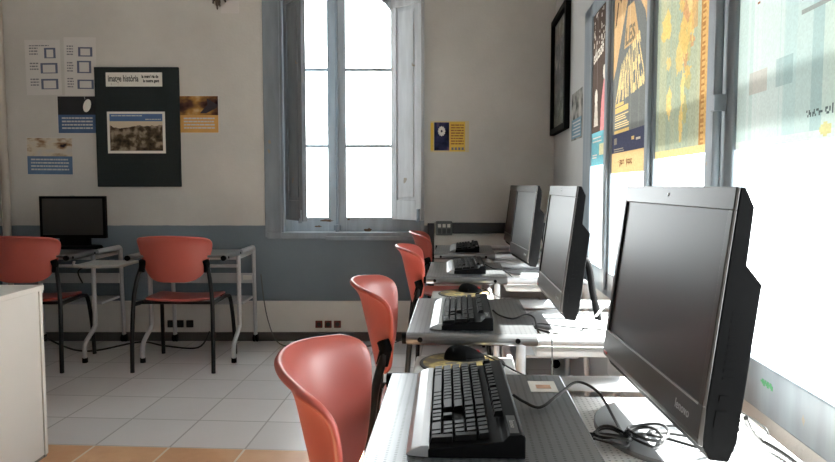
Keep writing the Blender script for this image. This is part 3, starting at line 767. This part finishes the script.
# yellow flyer right of the window
yf = sheet('flyer', 'yellow flyer with a white flower on dark blue, right of the back window', 'flyer', .092, 1.352, .365, 1.572, plain('cream paper', (205, 190, 150), .6, var=.03))
yw = plain('yellow print', (222, 184, 70), .6, var=.06, scale=10)
fill(yf, 'yellow_band', yw, .0, .012, .022, .208); fill(yf, 'yellow_field', yw, .135, .006, .245, .214)
fill(yf, 'picture', paper_mat('night blue photo', trans=0, setup=noise_col(12, [(.35, (24, 26, 40)), (.6, (52, 56, 86)), (.75, (120, 96, 120))])), .026, .012, .132, .21)
s = MB()
for k in range(12):
    t = k * PI / 6; s.prism([(.079 + .012 * math.cos(t + q) * m, .148 + .016 * math.sin(t + q) * m) for q, m in ((-.5, .6), (-.22, 2.0), (.0, 2.3), (.22, 2.0), (.5, .6))], -.0042, -.0031, 'y')
s.build('flower_picture', 'label_white', yf)
lines(yf, .145, .05, .235, .2, 8, plain('brown ink', (150, 90, 40), .6, var=0), d=.0036)
s = MB()
for k in range(4): s.box(.148 + k * .024, -.0036, .015, .164 + k * .024, -.0024, .034)
s.build('logo_row', 'ink_grey', yf)
# paper and dry sprig at the top
pp = sheet('wall_paper_sheet', 'white paper sheet pinned high on the wall beside the back window', 'paper', -1.375, 2.318, -1.25, 2.62, paper_w)
sp = MB()
for k, (dx, dz, ln) in enumerate(((-.03, -.10, .2), (.0, -.14, .25), (.035, -.07, .2), (-.055, -.05, .2), (.06, -.09, .22), (.018, -.12, .2))):
    sp.tube([(-1.395, W - .003, 2.50), (-1.395 + dx * .6, W - .022, 2.50 + dz * .7), (-1.395 + dx, W - .016, 2.48 + dz)], [.004, .009, .011, .006, .002], 6)
tag(sp.build('dried_sprig', plain('dry brown leaves', (72, 62, 54), .8, var=.2), smooth=True), 'dark dried sprig hanging at the top of the back wall', 'sprig')
# trunking, socket box, conduit
tag(box('cable_trunking', 'duct', .245, W - .05, .777, .99, W, .852, bevel=.004), 'black horizontal cable trunking on the wall behind the farthest desk', 'trunking')
tag(box('cable_conduit', 'duct', .072, W - .045, .0, .118, W, .848, bevel=.004), 'black vertical conduit dropping to the floor beside the farthest chair', 'conduit')
sb = thing('socket_box', 'grey socket box at the end of the black trunking', 'socket', (.13, W, .765))
box('housing', 'socket_grey', 0, -.06, 0, .116, 0, .098, sb, bevel=.006)
for k in range(3): box('outlet', 'socket_black' if k == 9 else 'duct', .012 + k * .033, -.064, .012, .038 + k * .033, -.058, .046, sb, bevel=.002)
for k in range(3): box('switch', 'label_white', .014 + k * .033, -.063, .056, .036 + k * .033, -.058, .08, sb, bevel=.002)
for k, (x, lb) in enumerate(((-.733, 'leftmost of the three dark red sockets under the back window'), (-.667, 'middle of the three dark red sockets under the back window'), (-.60, 'rightmost of the three dark red sockets under the back window'))):
    s = thing('wall_socket', lb, 'socket', (x, W - .022, .096), 0, 'dark red sockets under the back window')
    box('plate', 'socket_red', 0, -.014, 0, .05, 0, .052, s, bevel=.003); MB().cyl((.025, -.0142, .026), .016, -.001, 'y', 16).build('recess', 'socket_black', s)
for k, (x, lb) in enumerate(((-1.795, 'first black socket low on the wall behind the empty left desk'), (-1.73, 'second black socket low on the wall behind the empty left desk'), (-1.66, 'black socket nearest the window behind the empty left desk'))):
    s = thing('wall_socket', lb, 'socket', (x, W - .022, .10), 0, 'black sockets behind the empty left desk')
    box('plate', 'socket_black', 0, -.014, 0, .05, 0, .052, s, bevel=.003); MB().cyl((.025, -.0142, .026), .016, -.001, 'y', 16).build('recess', 'duct', s)
tag(cable('floor_cable', [(-1.09, 4.62, .50), (-1.08, 4.66, .3), (-1.05, 4.66, .15), (-.98, 4.6, .03), (-.85, 4.54, .006), (-.6, 4.55, .006), (-.3, 4.58, .006), (-.1, 4.6, .05), (-.05, 4.6, .2)], .004, 'socket_grey'), 'thin grey cable running along the skirting below the back window', 'cable')
tag(cable('black_cable', [(-2.7, 4.4, .25), (-2.45, 4.45, .06), (-2.2, 4.40, .012), (-1.9, 4.5, .05), (-1.75, 4.55, .012), (-1.5, 4.5, .012), (-1.45, 4.6, .1)], .006), 'black cable lying on the floor under the back wall desks', 'cable')
tag(cable('black_cable', [(-2.16, 4.48, .63), (-2.2, 4.44, .59), (-2.28, 4.46, .54), (-2.3, 4.55, .45)], .005), 'black cable hanging under the dark monitor desk', 'cable')

# ------------------------------------------------------------------ things on the right wall (local x = -u side out, built in u,v,z)
def on_wall(name, label, cat, group=None): return thing(name, label, cat, (0, 0, 0), ROT_WALL, group)
def rbox(r, name, mat, v0, z0, v1, z1, d0, d1, **kw): return box(name, mat, UR - d1, v0, z0, UR - d0, v1, z1, r, **kw)
pf = on_wall('picture_frame', 'tall black framed picture on the right wall near the far corner', 'picture')
s = MB(); x0, x1 = UR - .035, UR - .001
a0, a1, b0, b1 = 4.16, 4.80, 1.465, 2.25
s.box(x0, a0, b0, x1, a0 + .05, b1); s.box(x0, a1 - .03, b0, x1, a1, b1); s.box(x0, a0 + .05, b0, x1, a1 - .03, b0 + .04); s.box(x0, a0 + .05, b1 - .04, x1, a1 - .03, b1)
s.build('frame', 'black', pf, bevel=.003)
rbox(pf, 'backing', 'duct', a0 + .05, b0 + .04, a1 - .03, b1 - .04, .002, .012)
for z0_, z1_, c in ((1.53, 1.75, (92, 98, 96)), (1.80, 2.06, (70, 78, 92)), (2.09, 2.19, (120, 112, 100))):
    rbox(pf, 'photo', paper_mat('framed photo', trans=0, setup=noise_col(9, [(.35, tuple(int(q * .7) for q in c)), (.55, tuple(int(q * 1.3) for q in c)), (.7, (215, 210, 200))])), 4.24, z0_, 4.73, z1_, .012, .014)
rbox(pf, 'glazing', 'glass', a0 + .05, b0 + .04, a1 - .03, b1 - .04, .020, .022)
sm = on_wall('flyer', 'small grey and blue flyer on the right wall beside the black frame', 'flyer')
rbox(sm, 'paper', paper_mat('grey flyer print', trans=0, setup=noise_col(14, [(.35, (90, 90, 88)), (.5, (150, 148, 142)), (.65, (186, 182, 174))])), 3.735, 1.38, 4.08, 1.655, .001, .003)
rbox(sm, 'blue_field', plain('teal blue print', (96, 132, 148), .6, var=.12, scale=12), 3.75, 1.39, 4.065, 1.50, .003, .0036)
s = MB()
for k in range(5): s.box(UR - .0042, 3.78, 1.40 + k * .019, UR - .0036, 4.03 - .04 * (k % 2), 1.408 + k * .019)
s.build('printed_text', 'ink_white', sm)

# printed sheets on the panes: thin single sheets whose print is a fine mosaic of coloured cells
PX = UR - .002
def print_mat(trans):
    m, nt, p = new_mat('printed sheet'); nt.nodes.remove(p); out = nt.nodes['Material Output']
    at = N(nt, 'ShaderNodeAttribute', attribute_name='print')
    d = N(nt, 'ShaderNodeBsdfDiffuse'); t = N(nt, 'ShaderNodeBsdfTranslucent'); mx = N(nt, 'ShaderNodeMixShader', i_0=trans)
    L(nt, at.outputs['Color'], d.inputs[0]); L(nt, at.outputs['Color'], t.inputs[0])
    L(nt, d.outputs[0], mx.inputs[1]); L(nt, t.outputs[0], mx.inputs[2]); L(nt, mx.outputs[0], out.inputs[0]); return m
class Print:
    """x runs 0..w from the far edge towards the camera (reading direction), y from 0 at the foot to h"""
    def __init__(s, w, h, ground, cell=.006, var=.05, fold=0):
        s.w, s.h, s.nx, s.ny = w, h, int(w / cell), int(h / cell); s.cx, s.cy = w / s.nx, h / s.ny
        s.px = [[ground] * s.ny for _ in range(s.nx)]; s.var = var
    def at(s, test, c, alpha=1, box=None):
        x0, y0, x1, y1 = box or (0, 0, s.w, s.h)
        for i in range(max(0, int(x0 / s.cx)), min(s.nx, int(x1 / s.cx) + 1)):
            for j in range(max(0, int(y0 / s.cy)), min(s.ny, int(y1 / s.cy) + 1)):
                x, y = (i + .5) * s.cx, (j + .5) * s.cy
                if test(x, y):
                    o = s.px[i][j]; s.px[i][j] = tuple(o[k] + (c[k] - o[k]) * alpha for k in range(3))
    def rect(s, x0, y0, x1, y1, c, a=1): s.at(lambda x, y: x0 <= x <= x1 and y0 <= y <= y1, c, a, (x0, y0, x1, y1)); return s
    def poly(s, pts, c, a=1):
        def inside(x, y):
            r = False; n = len(pts)
            for k in range(n):
                (xa, ya), (xb, yb) = pts[k], pts[k - 1]
                if (ya > y) != (yb > y) and x < (xb - xa) * (y - ya) / (yb - ya) + xa: r = not r
            return r
        xs = [p[0] for p in pts]; ys = [p[1] for p in pts]
        s.at(inside, c, a, (min(xs), min(ys), max(xs), max(ys))); return s
    def ell(s, x, y, rx, ry, c, a=1): s.at(lambda p, q: ((p - x) / rx) ** 2 + ((q - y) / ry) ** 2 < 1, c, a, (x - rx, y - ry, x + rx, y + ry)); return s
    def blot(s, x, y, rx, ry, c, seed, a=1):
        g = random.Random(seed); return s.poly([(x + rx * math.cos(t * PI / 9) * g.uniform(.55, 1.15), y + ry * math.sin(t * PI / 9) * g.uniform(.55, 1.15)) for t in range(18)], c, a)
    def text(s, body, x, y, size, c, sx=1, warp=None, bold=.0):
        cu = bpy.data.curves.new('t', 'FONT'); cu.body = body; cu.size = size; cu.resolution_u = 2; cu.offset = bold
        t = bpy.data.objects.new('t', cu); col.objects.link(t)
        dg = bpy.context.evaluated_depsgraph_get(); dg.update()
        me = bpy.data.meshes.new_from_object(t.evaluated_get(dg)); bpy.data.objects.remove(t); me.calc_loop_triangles()
        V = [(v.co.x * sx + x, v.co.y + y) for v in me.vertices]
        if warp: V = [warp(*v) for v in V]
        for tri in me.loop_triangles: s.poly([V[k] for k in tri.vertices], c)
        bpy.data.meshes.remove(me); return s
    def rows(s, x0, y0, x1, y1, n, c, seed=1, fillr=.45):
        g = random.Random(seed); h = (y1 - y0) / n
        for k in range(n): s.rect(x0, y0 + k * h, x0 + (x1 - x0) * g.uniform(.7, 1), y0 + k * h + h * fillr, c)
        return s
    def build(s, name, label, cat, v_far, z0, trans):
        bm = bmesh.new(); lay = bm.loops.layers.float_color.new('print'); g = random.Random(5)
        vs = [[bm.verts.new((PX - .0025 * abs(math.sin(i * s.cx * 9)) * (j / s.ny), v_far - i * s.cx, z0 + j * s.cy)) for j in range(s.ny + 1)] for i in range(s.nx + 1)]
        for i in range(s.nx):
            for j in range(s.ny):
                f = bm.faces.new((vs[i][j], vs[i][j + 1], vs[i + 1][j + 1], vs[i + 1][j])); k = 1 + g.uniform(-s.var, s.var)
                q_ = s.px[i][j]; m_ = sum(q_) / 3; c = srgb(*[min(255, max(0, (q + (m_ - q) * .16 + (235 - q) * .07) * k)) for q in q_])
                for l in f.loops: l[lay] = c
        me = bpy.data.meshes.new(name); bm.to_mesh(me); bm.free(); me.materials.append(print_mat(trans))
        o = bpy.data.objects.new(name, me); col.objects.link(o); o.rotation_euler = (0, 0, ROT_WALL)
        return tag(o, label, cat)
def stripes(P, x0, y0, x1, y1, c, n, a, seed):
    g = random.Random(seed)
    for k in range(n):
        x = g.uniform(x0, x1); P.rect(x, y0, x + g.uniform(.01, .05), y1, c, a)
IV, GOLD, PGOLD, NAVY = (226, 214, 196), (236, 194, 108), (238, 208, 138), (66, 70, 96)
# dark brown poster, pink figure, blue foot
P = Print(.364, .75, (84, 68, 60))
P.rect(0, 0, .364, .16, (104, 182, 196)); P.poly([(.20, .16), (.364, .16), (.364, .36), (.33, .41), (.27, .40), (.22, .30)], (224, 132, 132))
P.ell(.28, .43, .03, .035, IV); P.ell(.10, .33, .035, .04, IV); P.poly([(.05, .19), (.15, .19), (.13, .30), (.07, .30)], IV, .8)
P.text('educació', .02, .50, .085, IV, sx=.78, bold=.002, warp=lambda x, y: (x, y + x * .12)); P.rows(.03, .035, .16, .06, 2, IV, 3); P.rect(.19, .05, .31, .10, (230, 226, 170)); P.rows(.03, .115, .30, .145, 2, IV, 4)
g_ = random.Random(9)
for k in range(34):
    x, y = g_.uniform(.02, .33), g_.uniform(.57, .73); P.rect(x, y, x + g_.uniform(.006, .03), y + g_.uniform(.006, .022), IV, .75)
P.rect(.118, .3, .124, .75, (170, 160, 150), .5)
P.build('poster', 'dark brown poster with a pink figure and blue foot on the farthest right hand pane', 'poster', 3.462, 1.215, .024)
P = Print(.055, .44, (224, 130, 130)); P.rect(.0, 0, .008, .44, (240, 190, 186))  # thin translucent pink strip over part of the pane
P.build('pink_strip', 'narrow pink paper strip on the farthest right hand pane below the brown poster', 'paper', 3.165, .76, .09)
# orange poster with fanned lettering
P = Print(.57, .795, (222, 176, 118), cell=.0045)
stripes(P, 0, .5, .55, .795, (232, 190, 134), 8, .5, 3)
P.poly([(0, .15), (.57, .15), (.57, .42), (.50, .58), (.40, .66), (.33, .72), (.25, .70), (.17, .60), (.06, .45), (0, .40)], (112, 116, 114)); stripes(P, 0, .16, .55, .40, (130, 132, 126), 7, .5, 4)
P.poly([(.19, .50), (.24, .66), (.33, .66), (.42, .50)], (208, 164, 108)); P.text('LES', .225, .515, .085, (122, 110, 88), sx=1.0, bold=.003, warp=lambda x, y: (.31 + (x - .31) * (1.25 - (y - .5) * 2), y))
def fan(x, y): 
    q = (y - .29) / .17
    return (.30 + (x - .285) * (1.0 - .45 * q), y + .10 * (x / .57) * (.4 + q * .6) + .0)
P.text('MARINERES', .03, .29, .225, PGOLD, sx=.405, warp=fan, bold=.004)
P.rect(.05, .255, .27, .275, GOLD); P.rect(.05, .28, .20, .292, GOLD); P.rows(.05, .115 + .075, .30, .25, 6, PGOLD, 6); P.rect(.04, .16, .29, .182, GOLD)
P.rect(0, .085, .57, .165, NAVY); P.rows(.04, .09, .26, .112, 2, (170, 160, 140), 7); P.rect(.33, .125, .37, .14, GOLD); P.rect(.40, .12, .46, .132, (200, 190, 170)); P.rect(.04, .12, .09, .15, (150, 140, 120))
P.rect(0, 0, .57, .085, (232, 190, 124)); P.text('· · gaam · jasaat', .10, .035, .04, (120, 76, 44), bold=.001)
P.poly([(.10, .73), (.14, .795), (.17, .795), (.13, .70)], (70, 60, 52)); P.poly([(.26, .74), (.25, .795), (.29, .795), (.285, .75)], (92, 78, 62)); P.poly([(.36, .75), (.42, .735), (.50, .77), (.49, .78), (.42, .755)], (84, 70, 56)); P.poly([(.02, .62), (.07, .72), (.09, .72), (.05, .63)], (80, 66, 52))
P.rect(.275, .45, .279, .795, (236, 224, 200), .5); P.poly([(.53, 0), (.57, 0), (.57, .42), (.555, .40), (.54, .25)], (246, 240, 230), .85)
P.build('poster', 'orange and navy poster with fanned yellow lettering on the second right hand pane', 'poster', 3.005, 1.17, .024)
# faded map
P = Print(.488, .757, (172, 180, 150))
stripes(P, 0, 0, .42, .757, (188, 192, 150), 9, .5, 11); stripes(P, 0, 0, .42, .757, (150, 170, 152), 6, .5, 12); stripes(P, 0, .3, .42, .757, (206, 196, 146), 5, .4, 13)
g_ = random.Random(21)
for k in range(95):     # islands and coasts thickening towards the upper middle
    x = min(.40, max(.05, g_.gauss(.30, .024))); y = min(.73, max(.05, g_.gauss(.50, .14)))
    P.blot(x, y, g_.uniform(.012, .05), g_.uniform(.02, .055), g_.choice([(234, 198, 108), (228, 186, 96), (236, 208, 130), (212, 150, 96), (190, 178, 110)]), 100 + k, .85)
for x, y, a, b, c in ((.14, .17, .035, .055, (238, 206, 120)), (.27, .20, .02, .07, (238, 208, 124)), (.26, .10, .022, .06, (236, 200, 112)), (.10, .42, .06, .055, (236, 200, 108)), (.13, .30, .03, .03, (224, 196, 120)), (.20, .62, .05, .06, (236, 200, 110))): P.blot(x, y, a, b, c, int(x * 999))
P.rect(.335, .36, .385, .56, (214, 156, 90), .7); P.rect(.05, .64, .085, .75, (198, 160, 96), .7)
P.rect(.415, 0, .488, .757, (226, 172, 94)); P.rect(.415, .02, .425, .75, (196, 132, 66))
for k in range(44): P.rect(.43, .02 + k * .0165, .452, .0285 + k * .0165, (186, 124, 62))
P.rect(0, 0, .488, .022, (232, 208, 134)); P.poly([(.488, .40), (.488, .66), (.465, .60)], (250, 248, 240))
P.build('poster', 'faded teal and yellow wall map on the pane beside the double window post', 'poster', 2.354, 1.208, .024)
# pale cyan poster
P = Print(.655, .76, (206, 232, 228), cell=.0045, var=.02)
stripes(P, .05, 0, .30, .76, (226, 242, 240), 7, .6, 31); P.rect(.235, 0, .285, .76, (196, 228, 226), .7); P.rect(.345, .0, .385, .76, (176, 212, 210), .8); P.rect(.385, 0, .655, .76, (214, 236, 228)); P.poly([(.02, .76), (.08, .76), (.03, .62)], (176, 216, 216), .8)
P.text('galà', .085, .335, .12, (160, 104, 78), sx=.85, bold=.004); P.rows(.30, .25, .60, .33, 3, (160, 172, 168), 8, .3)
P.rect(.0, .0, .655, .02, (226, 240, 236)); P.text('www.salutpublica.cat', .33, .045, .028, (92, 112, 112)); P.ell(.40, .018, .022, .012, (232, 226, 150)); P.rect(.07, .12, .16, .17, (196, 168, 150), .35); P.rect(.2, .12, .27, .18, (110, 160, 164), .3)
P.build('poster', 'large pale cyan poster on the nearest right hand pane', 'poster', 1.683, 1.205, .019)

# ------------------------------------------------------------------ light
world = bpy.data.worlds.new('bright hazy sky'); scene.world = world; world.use_nodes = True
bg = world.node_tree.nodes['Background']; bg.inputs[0].default_value = (.97, .99, 1.0, 1); bg.inputs[1].default_value = 9.5
sun = bpy.data.lights.new('sun', 'SUN'); sun.energy = 70.0; sun.angle = math.radians(1.2); sun.color = (1, .97, .92)
so = bpy.data.objects.new('sun', sun); col.objects.link(so)
el = math.radians(43); dirv = (RW(-math.cos(el), -.02, 0) + Vector((0, 0, -math.sin(el)))).normalized()
so.rotation_euler = dirv.to_track_quat('-Z', 'Y').to_euler(); so.location = RW(4, 2, 4)

# ------------------------------------------------------------------ camera and view
cam = bpy.data.cameras.new('camera'); co = bpy.data.objects.new('camera', cam); col.objects.link(co)
cam.sensor_width = 36; cam.lens = 668 / 835 * 36; cam.clip_start = .02
co.location = (0, 0, 1.12); co.rotation_euler = (PI / 2 - math.atan(46 / 668), 0, 0)
scene.camera = co
scene.view_settings.view_transform = 'Standard'; scene.view_settings.look = 'None'; scene.view_settings.gamma = 1; scene.view_settings.use_curve_mapping = False
scene.view_settings.exposure = .72
scene.cycles.max_bounces = 12; scene.cycles.diffuse_bounces = 6; scene.cycles.transparent_max_bounces = 16
scene.cycles.use_denoising = True
